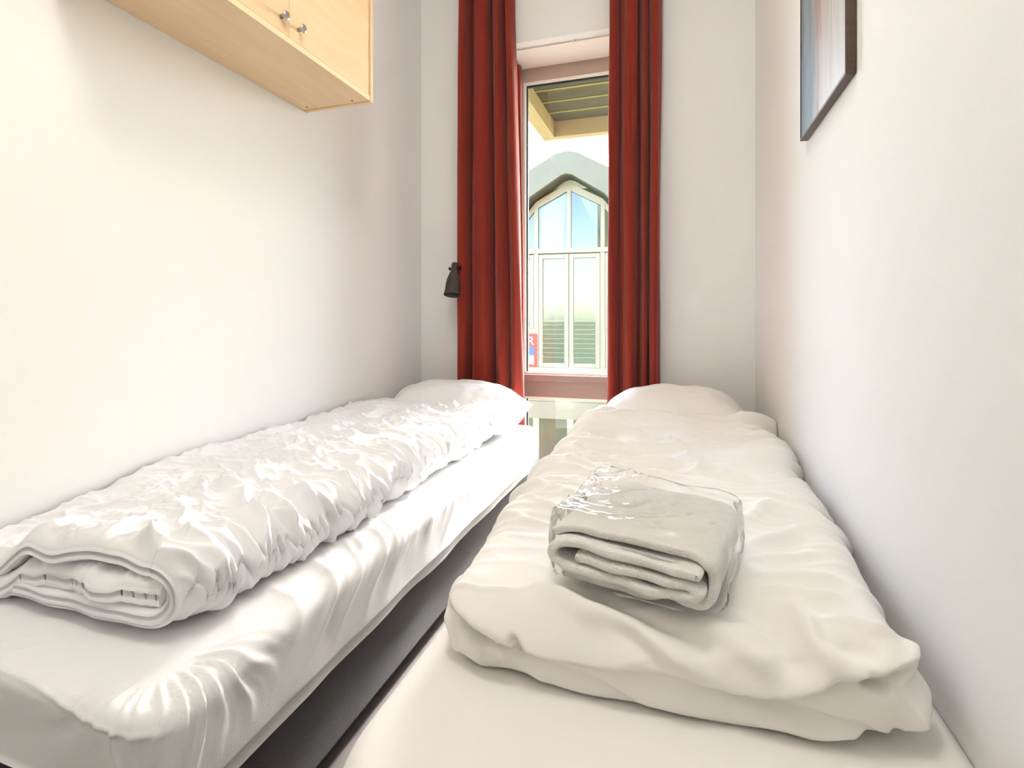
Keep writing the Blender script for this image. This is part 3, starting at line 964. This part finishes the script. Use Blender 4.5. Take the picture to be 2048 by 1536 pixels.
# ------------------------------------------------------------------ curtains and rail
def curtain(name, label, xs, seed, z0, z1, wrap=None):
    """xs: fold stations as (x_top, x_bottom, y) along the width"""
    n_per = 10
    nz = 60
    st = np.array(xs, dtype=float)
    if st[0, 2] < YF:
        st[:, :2] *= 1.013
    n = len(st)
    cols = []
    for i in range(n - 1):
        p0, p1, p2, p3 = st[max(i - 1, 0)], st[i], st[i + 1], st[min(i + 2, n - 1)]
        for k in range(n_per):
            t = k / n_per
            cols.append(0.5 * ((2 * p1) + (-p0 + p2) * t + (2 * p0 - 5 * p1 + 4 * p2 - p3) * t * t + (-p0 + 3 * p1 - 3 * p2 + p3) * t ** 3))
    cols.append(st[-1])
    c = np.array(cols)
    m = len(c)
    f = np.linspace(0, 1, nz)                         # 0 = bottom
    FZ, I = np.meshgrid(f, np.arange(m), indexing='ij')
    X = c[I, 0] * FZ + c[I, 1] * (1 - FZ)
    Yb = c[I, 2]
    Z = z0 + (z1 - z0) * FZ
    ar = I / 9.0
    X = X + 0.006 * noise(ar * 1.3, Z * 1.4, seed)
    Yb = Yb + 0.010 * noise(ar * 0.9, Z * 1.1, seed + 5)
    if wrap:
        k0, depth, zt = wrap
        s = sstep(k0 * n_per, m - 1, I.astype(float)) * sstep(zt + 0.02, zt - 0.03, Z)
        Yb = Yb + depth * s
    P = np.stack([X, Yb, Z], axis=2)
    me = mesh_np(name, P.reshape(-1, 3), grid_faces(nz, m), True)
    o = obj(name, me, M_red)
    so = o.modifiers.new('solidify', 'SOLIDIFY')
    so.thickness = 0.003
    tag(o, label, 'curtain', 'red window curtains')
    return o
yc = 2.635
curtain('curtain', 'brick-red curtain hanging left of the window, beside the lamp',
        [(-1.120, -1.130, yc + 0.03), (-1.105, -1.118, yc - 0.035), (-1.080, -1.085, yc - 0.025), (-1.062, -1.072, yc + 0.045), (-1.040, -1.050, yc + 0.030),
         (-1.020, -1.020, yc - 0.030), (-0.985, -0.965, yc - 0.045), (-0.955, -0.932, yc + 0.000), (-0.948, -0.920, yc + 0.055), (-0.925, -0.895, yc - 0.010),
         (-0.905, -0.868, yc - 0.040), (-0.885, -0.845, yc + 0.000), (-0.875, -0.832, yc + 0.040), (-0.858, -0.808, yc - 0.010), (-0.840, -0.782, yc - 0.030), (-0.822, -0.760, yc + 0.02),
         (-0.845, -0.790, yc + 0.085)],
        401, 0.03, 2.90)
curtain('curtain', 'dark maroon inner fold of curtain tucked against the window frame',
        [(-0.905, -0.900, 2.79), (-0.893, -0.888, 2.80), (-0.897, -0.885, 2.84), (-0.880, -0.870, 2.85), (-0.888, -0.870, 2.89), (-0.874, -0.855, 2.905), (-0.880, -0.850, 2.94)],
        421, 0.03, OZ1 - 0.015)
curtain('curtain', 'brick-red curtain hanging right of the window, beside the bare wall',
        [(-0.318, -0.318, yc + 0.05), (-0.326, -0.340, yc + 0.01), (-0.312, -0.325, yc - 0.035), (-0.292, -0.300, yc - 0.020), (-0.278, -0.285, yc + 0.030), (-0.262, -0.265, yc + 0.000),
         (-0.235, -0.240, yc - 0.040), (-0.205, -0.212, yc - 0.025), (-0.193, -0.200, yc + 0.035), (-0.178, -0.185, yc + 0.030), (-0.165, -0.170, yc - 0.025), (-0.150, -0.155, yc - 0.015),
         (-0.140, -0.146, yc + 0.030), (-0.122, -0.130, yc - 0.030), (-0.098, -0.112, yc - 0.032), (-0.085, -0.100, yc + 0.02)],
        441, 0.03, 2.90)
rail = thing('curtain_rail', 'white curtain rail under the ceiling above the window', 'curtain rail', (-0.60, yc, 2.90))
MB().box(-0.56, 0.56, -0.012, 0.012, 0.0, 0.02).build('rail', M_bead, rail, bevel=0.002)
for x in (-0.5, 0.0, 0.5):
    MB().box(x - 0.012, x + 0.012, -0.010, 0.010, 0.02, 0.10).build('bracket', M_bead, rail)

# ------------------------------------------------------------------ wall lamp
def wall_lamp():
    t = thing('wall_lamp', 'small dark grey bell-shaped reading lamp on far wall', 'lamp', (-1.19, YF, 1.185))
    tilt = Matrix.Translation((0.062, -0.152, 0.0)) @ Matrix.Rotation(math.radians(-1.5), 4, 'Y') @ Matrix.Rotation(math.radians(-16), 4, 'X')
    sh = MB().lathe([(0.0, 0.088), (0.014, 0.088), (0.017, 0.085), (0.0185, 0.080), (0.0185, 0.050), (0.020, 0.036), (0.0285, 0.016), (0.035, -0.004), (0.0385, -0.030), (0.040, -0.062), (0.0435, -0.084), (0.0445, -0.090),
                     (0.0425, -0.090), (0.0385, -0.066), (0.034, -0.020), (0.020, 0.010), (0.0, 0.012)], 32, tilt, cap=False)
    sh.build('lamp_shade', M_lamp, t, smooth=True)
    MB().lathe([(0.0, -0.055), (0.016, -0.05), (0.022, -0.035), (0.018, -0.01), (0.010, 0.005)], 20, tilt, cap=False).build('bulb', mat('dark_bulb', rgb(60, 60, 58), 0.3), t, smooth=True)
    Mk = tilt @ Matrix.Translation((-0.017, 0, 0.058)) @ Matrix.Rotation(-PI / 2, 4, 'Y')
    MB().lathe([(0.003, 0), (0.003, 0.007), (0.009, 0.008), (0.009, 0.014)], 16, Mk).build('screw_knob', M_black, t)
    Mr = tilt @ Matrix.Translation((0.017, 0, 0.058)) @ Matrix.Rotation(PI / 2, 4, 'Y')
    MB().lathe([(0.008, 0), (0.008, 0.008), (0.012, 0.009), (0.012, 0.016)], 16, Mr).build('joint', M_black, t)
    arm = MB()
    A, B = Vector((0.052, -0.140, 0.055)), Vector((0.0, -0.008, 0.030))
    ax = (B - A).normalized()
    Ma = Matrix.Translation(A) @ ax.to_track_quat('Z', 'Y').to_matrix().to_4x4()
    arm.lathe([(0.008, 0), (0.008, (B - A).length)], 14, Ma)
    arm.build('arm', M_black, t, smooth=False)
    M = Matrix.Translation((0.0, -0.001, 0.030)) @ Matrix.Rotation(PI / 2, 4, 'X')
    MB().lathe([(0.030, 0), (0.030, 0.010), (0.026, 0.014)], 28, M).build('wall_plate', M_black, t)
wall_lamp()

# ------------------------------------------------------------------ ceiling fill lamp, added to light the room, out of view
def fill_lamp():
    t = thing('fill_lamp', 'round white fill lamp added on the ceiling above the beds, out of view', 'lamp', (-0.28, 0.55, ZC))
    M_op = bpy.data.materials.new('opal_glass')
    M_op.use_nodes = True
    b = M_op.node_tree.nodes['Principled BSDF']
    b.inputs['Base Color'].default_value = (0.9, 0.88, 0.84, 1)
    b.inputs['Emission Color'].default_value = (1.0, 0.93, 0.84, 1)
    b.inputs['Emission Strength'].default_value = 3.0
    MB().lathe([(0.0, -0.075), (0.10, -0.070), (0.16, -0.050), (0.18, -0.025), (0.18, -0.012)], 40, None, cap=False).build('shade', M_op, t, smooth=True)
    MB().lathe([(0.185, -0.012), (0.185, -0.0005)], 40).build('mount', M_bead, t)
    l = bpy.data.lights.new('fill_lamp_light', 'POINT')
    l.shadow_soft_size = 0.18
    l.energy = FILL_LAMP_W
    l.color = (1.0, 0.962, 0.885)
    lo = bpy.data.objects.new('fill_lamp_light', l)
    C.objects.link(lo)
    lo.parent = t
    lo.location = (0, 0, -0.22)
fill_lamp()

# ------------------------------------------------------------------ outside
GZ = -2.75
M_ground = mat('dune_grass', rgb(170, 160, 124), 0.95, 0.1, col2=rgb(132, 134, 100), vscale=0.06, detail=8)
MB().box(-900, 900, -900, 900, GZ - 0.5, GZ).build('ground', M_ground)
struct(bpy.data.objects['ground'])
M_out = mat('own_facade_render', rgb(120, 112, 98), 0.9, 0.1, var=0.08, vscale=1.0)
w = MB()  # own facade, out of view; added tall and wide to cut sky light opposite
EY0, EY1 = YF + 0.365, YF + 0.47
w.box(-1.75, OX0, EY0, EY1, GZ, 8.5)
w.box(OX1, 14.0, EY0, EY1, GZ, 8.5)
w.box(OX0, OX1, EY0, EY1, OZ1, 8.5)
w.box(OX0, OX1, EY0, EY1, GZ, OZ0)
struct(w.build('wall_outside', M_out))
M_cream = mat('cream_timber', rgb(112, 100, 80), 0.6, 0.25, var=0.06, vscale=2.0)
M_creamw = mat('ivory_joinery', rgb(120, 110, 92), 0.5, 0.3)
M_gable = mat('sage_metal_cladding', rgb(91, 86, 70), 0.6, 0.3, var=0.06, vscale=3)
M_gable_shade = mat('sage_soffit_shaded', rgb(64, 68, 60), 0.7, 0.2)  # darker than the gable: shadow under the edge is put into the colour
M_pane = glass_mat('coated_house_glass', 0.022, tint=(0.85, 0.86, 0.84, 1), fresnel=False, gcol=(0.9, 0.97, 1.0, 1))
M_room_refl = mat('house_interior_reflection', rgb(152, 158, 126), 0.9, 0.1)  # green of the dunes reflected in the panes, put into the wall colour
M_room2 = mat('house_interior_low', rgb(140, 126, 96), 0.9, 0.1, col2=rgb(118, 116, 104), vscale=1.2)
M_net = mat('white_net_curtain', rgb(156, 158, 156), 0.9, 0.1, translucent=0.15)

house = thing('neighbouring_house', 'cream house across the way with pointed arched gable window', 'house', (-2.294, 11.33, 0), math.radians(4.0))
OUT = [(-2.55, 0.6), (-2.45, 1.6), (-2.15, 2.6), (-1.65, 3.42), (-0.95, 4.06), (-0.22, 4.46), (0.0, 4.50), (0.22, 4.46), (0.95, 4.06), (1.65, 3.42), (2.15, 2.6), (2.45, 1.6), (2.55, 0.6)]
INN = [(-2.02, 0.6), (-1.95, 1.5), (-1.72, 2.35), (-1.34, 2.98), (-0.78, 3.58), (-0.12, 4.00), (0.0, 4.03), (0.12, 4.00), (0.78, 3.58), (1.34, 2.98), (1.72, 2.35), (1.95, 1.5), (2.02, 0.6)]
def arch_z(x, off=0.0):
    xs = [-1.85, -1.80, -1.60, -1.24, -0.72, 0.0, 0.72, 1.24, 1.60, 1.80, 1.85]
    zs = [0.6, 1.5, 2.25, 2.86, 3.50, 3.88, 3.50, 2.86, 2.25, 1.5, 0.6]
    return float(np.interp(x, xs, zs)) - off
for i in range(len(OUT) - 1):
    a, b = OUT[i], OUT[i + 1]
    c, d = INN[i + 1], INN[i]
    MB().prism([d, c, b, a], -0.45, -0.33).build('gable_panel', M_gable, house)
    MB().prism([(d[0], d[1]), (c[0], c[1]), (c[0] * 1.015, c[1] + 0.03), (d[0] * 1.015, d[1] + 0.03)], -0.33, 0.10).build('soffit_panel', M_gable_shade, house)
# roof shell behind the gable
w = MB()
for i in range(len(OUT) - 1):
    a, b = OUT[i], OUT[i + 1]
    w.prism([(a[0] * 0.97, a[1] - 0.06), (b[0] * 0.97, b[1] - 0.06), b, a], -0.33, 4.0)
w.build('roof', M_gable, house)
# frame along the arch
AX = [-1.80, -1.60, -1.24, -0.72, 0.0, 0.72, 1.24, 1.60, 1.80]
w = MB()
for i in range(len(AX) - 1):
    xa, xb = AX[i], AX[i + 1]
    w.prism([(xa, arch_z(xa, 0.10)), (xb, arch_z(xb, 0.10)), (xb, arch_z(xb, -0.06)), (xa, arch_z(xa, -0.06))], -0.04, 0.06)
w.build('arch_frame', M_creamw, house)
for x in (-1.44, -0.72, 0.0, 0.72, 1.44):
    MB().box(x - 0.045, x + 0.045, -0.05, 0.05, 2.48, arch_z(x, 0.05)).build('mullion', M_creamw, house)
for x in (-1.44, -0.72, 0.72, 1.44):
    MB().box(x - 0.05, x + 0.05, -0.05, 0.05, -0.24, 2.42).build('mullion', M_creamw, house)
MB().box(-1.85, 1.85, -0.07, 0.06, 2.42, 2.52).build('transom', M_creamw, house)
for x0, x1 in ((-1.44, -0.72), (-0.72, 0.0), (0.0, 0.72), (0.72, 1.44)):
    MB().prism([(x0 + 0.04, 2.5), (x1 - 0.04, 2.5), (x1 - 0.04, arch_z(x1 - 0.04, 0.06)), (x0 + 0.04, arch_z(x0 + 0.04, 0.06))], 0.0, 0.012).build('pane', M_pane, house)
def casement(x0, x1, z0, z1, t, name='door'):
    w = MB()
    w.box(x0, x0 + t, -0.045, 0.03, z0, z1)
    w.box(x1 - t, x1, -0.045, 0.03, z0, z1)
    w.box(x0 + t, x1 - t, -0.045, 0.03, z1 - t, z1)
    w.box(x0 + t, x1 - t, -0.045, 0.03, z0, z0 + t)
    f = w.build(name, M_creamw, house, bevel=0.008)
    MB().box(x0 + t - 0.005, x1 - t + 0.005, -0.005, 0.008, z0 + t - 0.005, z1 - t + 0.005).build('pane', M_pane, f)
    return f
casement(-0.665, -0.005, -0.06, 2.40, 0.095)
casement(0.005, 0.665, -0.06, 2.40, 0.095)
casement(-1.385, -0.775, 0.78, 2.40, 0.085, 'casement')
casement(0.775, 1.385, 0.78, 2.40, 0.085, 'casement')
w = MB()
w.box(-1.85, -0.77, -0.03, 0.05, -0.24, 0.78)
w.box(0.77, 1.85, -0.03, 0.05, -0.24, 0.78)
w.box(-1.85, 1.85, -0.06, 0.05, -0.24, -0.06)
w.build('spandrel', M_creamw, house)
w = MB()      # outer walls either side of the arch
w.box(-2.6, -1.85, -0.02, 0.1, -2.75, 0.9)
w.prism([(-2.02, 0.6), (-1.80, 0.6), (-1.80, 1.5), (-1.60, 2.3), (-1.72, 2.35), (-1.95, 1.5)], -0.02, 0.1)
w.build('outer_wall', M_cream, house)
w = MB()
w.box(1.85, 2.6, -0.02, 0.1, -2.75, 0.9)
w.prism([(2.02, 0.6), (1.95, 1.5), (1.72, 2.35), (1.60, 2.3), (1.80, 1.5), (1.80, 0.6)], -0.02, 0.1)
w.build('outer_wall', M_cream, house)
for z in (-0.30, -0.50, -0.70, -0.90, -1.08):
    MB().box(-1.85, 1.85, -0.05 - (z + 1.1) * 0.01, 0.06, z - 0.10, z + 0.093).build('cladding_board', M_cream, house)
# lower storey
for x in (-1.44, -0.72, 0.03, 0.78, 1.44):
    MB().box(x - 0.07, x + 0.07, -0.05, 0.05, -2.75, -1.18).build('post', M_creamw, house)
for x0, x1 in ((-1.37, -0.79), (-0.65, -0.04), (0.10, 0.71), (0.85, 1.37)):
    MB().box(x0, x1, -0.005, 0.008, -2.70, -1.18).build('pane', M_pane, house)
# rooms behind the panes
w = MB()
w.box(-1.85, 1.85, 1.6, 1.7, -0.24, 4.2)
w.box(-1.85, 1.85, 0.10, 1.6, -0.40, -0.24)
w.build('interior_wall', M_room_refl, house)
MB().box(-1.85, 1.85, 0.7, 0.8, -2.75, -0.42).build('interior_wall', M_room2, house)
# balcony wires
for k in range(9):
    z = 0.16 + k * 0.10
    MB().box(-0.72, 0.72, -0.075, -0.069, z, z + 0.008).build('railing_bar', M_creamw, house)
# net curtains in the house
def net(name, poly_fn, y, seed):
    n, m = 60, 24
    a, f = np.meshgrid(np.linspace(0, 1, n), np.linspace(0, 1, m), indexing='ij')
    X, Z = poly_fn(a, f)
    Yv = y - 0.12 + 0.03 * np.sin(a * 38 + 2 * noise(a * 4, f * 2, seed)) + 0 * f
    me = mesh_np(name, np.stack([X, Yv, Z], axis=2).reshape(-1, 3), grid_faces(n, m), True)
    return obj(name, me, M_net, house)
net('net_curtain', lambda a, f: (-0.66 + 0.60 * a - 0.10 * a * (1 - f), 2.50 + f * (np.interp(-0.66 + 0.60 * a, [-0.72, 0.0], [3.40, 3.78]) - 2.50)), 0.22, 501)
net('net_curtain', lambda a, f: (0.22 + 0.44 * (1 - (1 - a) * f ** 1.0) , 2.75 + f * (np.interp(0.22 + 0.44 * a, [0.0, 0.72], [3.78, 3.40]) - 2.75)), 0.22, 503)
net('net_curtain', lambda a, f: (-0.58 + (0.10 + 0.38 * f) * a + 0.12 * (1 - f), 0.95 + 1.4 * f), 0.25, 505)

# sign beside the doors
M_signred = mat('sign_red', rgb(150, 44, 32), 0.5, 0.3)
M_signblue = mat('sign_blue', rgb(44, 72, 116), 0.5, 0.3)
M_signgreen = mat('sign_pale_green', rgb(108, 118, 96), 0.5, 0.3)
M_white = mat('sign_white', rgb(158, 154, 146), 0.5, 0.3)
def sign():
    t = thing('sign', 'red sign with white letter R left of the arched doors', 'sign', (-2.294, 11.33, 0), math.radians(4.0))
    y = -0.072
    MB().box(-1.36, -0.70, y, y + 0.015, -0.06, 0.67).build('board', M_signred, t)
    MB().box(-1.32, -0.76, y - 0.004, y, 0.20, 0.38).build('blue_panel', M_signblue, t)
    MB().box(-1.32, -0.76, y - 0.004, y, 0.0, 0.20).build('pale_panel', M_signgreen, t)
    cu = bpy.data.curves.new('letter', 'FONT')
    cu.body = 'R'
    cu.size = 0.27
    cu.extrude = 0.004
    cu.align_x = 'RIGHT'
    tmp = bpy.data.objects.new('tmp', cu)
    C.objects.link(tmp)
    bpy.context.view_layer.update()
    dg = bpy.context.evaluated_depsgraph_get()
    me = bpy.data.meshes.new_from_object(tmp.evaluated_get(dg))
    bpy.data.objects.remove(tmp)
    me.materials.clear()
    o = obj('letter', me, M_white, t)
    o.rotation_euler = (PI / 2, 0, 0)
    o.location = (-0.755, y - 0.004, 0.42)
sign()

# timber canopy over our window
M_can = mat('canopy_cream_paint', rgb(146, 127, 94), 0.6, 0.3, var=0.08, vscale=6)
M_slat = mat('mossy_dark_boards', rgb(74, 66, 50), 0.8, 0.2, col2=rgb(56, 50, 38), vscale=9, stretch=(0.4, 3, 1))
M_gap = mat('mossy_batten', rgb(120, 112, 70), 0.8, 0.2, var=0.2, vscale=12)
cz = EYE + 1.90
can = thing('canopy', 'cream timber canopy with dark slatted underside outside the window', 'canopy', (-0.45, 3.1, cz))
MB().box(-0.82, 1.55, 1.86, 1.95, -0.15, 0.16).build('front_beam', M_can, can, bevel=0.004)
MB().box(-0.82, -0.70, 0.0, 1.86, -0.15, 0.16).build('side_beam', M_can, can, bevel=0.004)
MB().box(1.43, 1.55, 0.0, 1.86, -0.15, 0.16).build('side_beam', M_can, can, bevel=0.004)
for k in range(8):
    y1 = 1.86 - k * 0.24
    y0 = max(y1 - 0.215, 0.0)
    MB().box(-0.70, 1.43, y0, y1, 0.0, 0.03).build('slat', M_slat, can)
    if y1 - 0.24 > 0:
        MB().box(-0.70, 1.43, y1 - 0.24, y1 - 0.215, -0.008, 0.03).build('batten', M_gap, can)

# terrace planter below
M_plank = mat('weathered_plank', rgb(168, 150, 132), 0.8, 0.2, var=0.3, vscale=10, stretch=(4, 4, 1))
M_dry = mat('dry_stems', rgb(168, 112, 96), 0.8, 0.2, var=0.4, vscale=20)
pl = thing('planter', 'timber planter of dry reddish stems in front of the house', 'planter', (-2.55, 9.6, GZ))
for k in range(4):
    MB().box(-0.6, 0.6, -0.2, 0.2, 0.02 + k * 0.12, 0.13 + k * 0.12).build('plank', M_plank, pl, bevel=0.006)
rng = np.random.default_rng(5)
w = MB()
for k in range(70):
    x, y = rng.uniform(-0.55, 0.55), rng.uniform(-0.16, 0.16)
    h = rng.uniform(0.25, 0.6)
    dx, dy = rng.uniform(-0.15, 0.15), rng.uniform(-0.1, 0.1)
    r = 0.012
    w.add([(x - r, y - r, 0.49), (x + r, y - r, 0.49), (x, y + r, 0.49), (x + dx, y + dy, 0.49 + h)], [(0, 1, 3), (1, 2, 3), (2, 0, 3), (0, 2, 1)])
    for q in range(4):
        f = rng.uniform(0.3, 0.95)
        px_, py_, pz_ = x + dx * f, y + dy * f, 0.49 + h * f
        ax = rng.uniform(-0.07, 0.07)
        w.add([(px_, py_, pz_), (px_ + ax, py_ + 0.01, pz_ + 0.04), (px_ + ax * 1.4, py_, pz_ + 0.09), (px_ + ax * 0.5, py_ - 0.01, pz_ + 0.05)], [(0, 1, 2, 3)])
st = w.build('dry_stems', M_dry, pl)
st['kind'] = 'stuff'
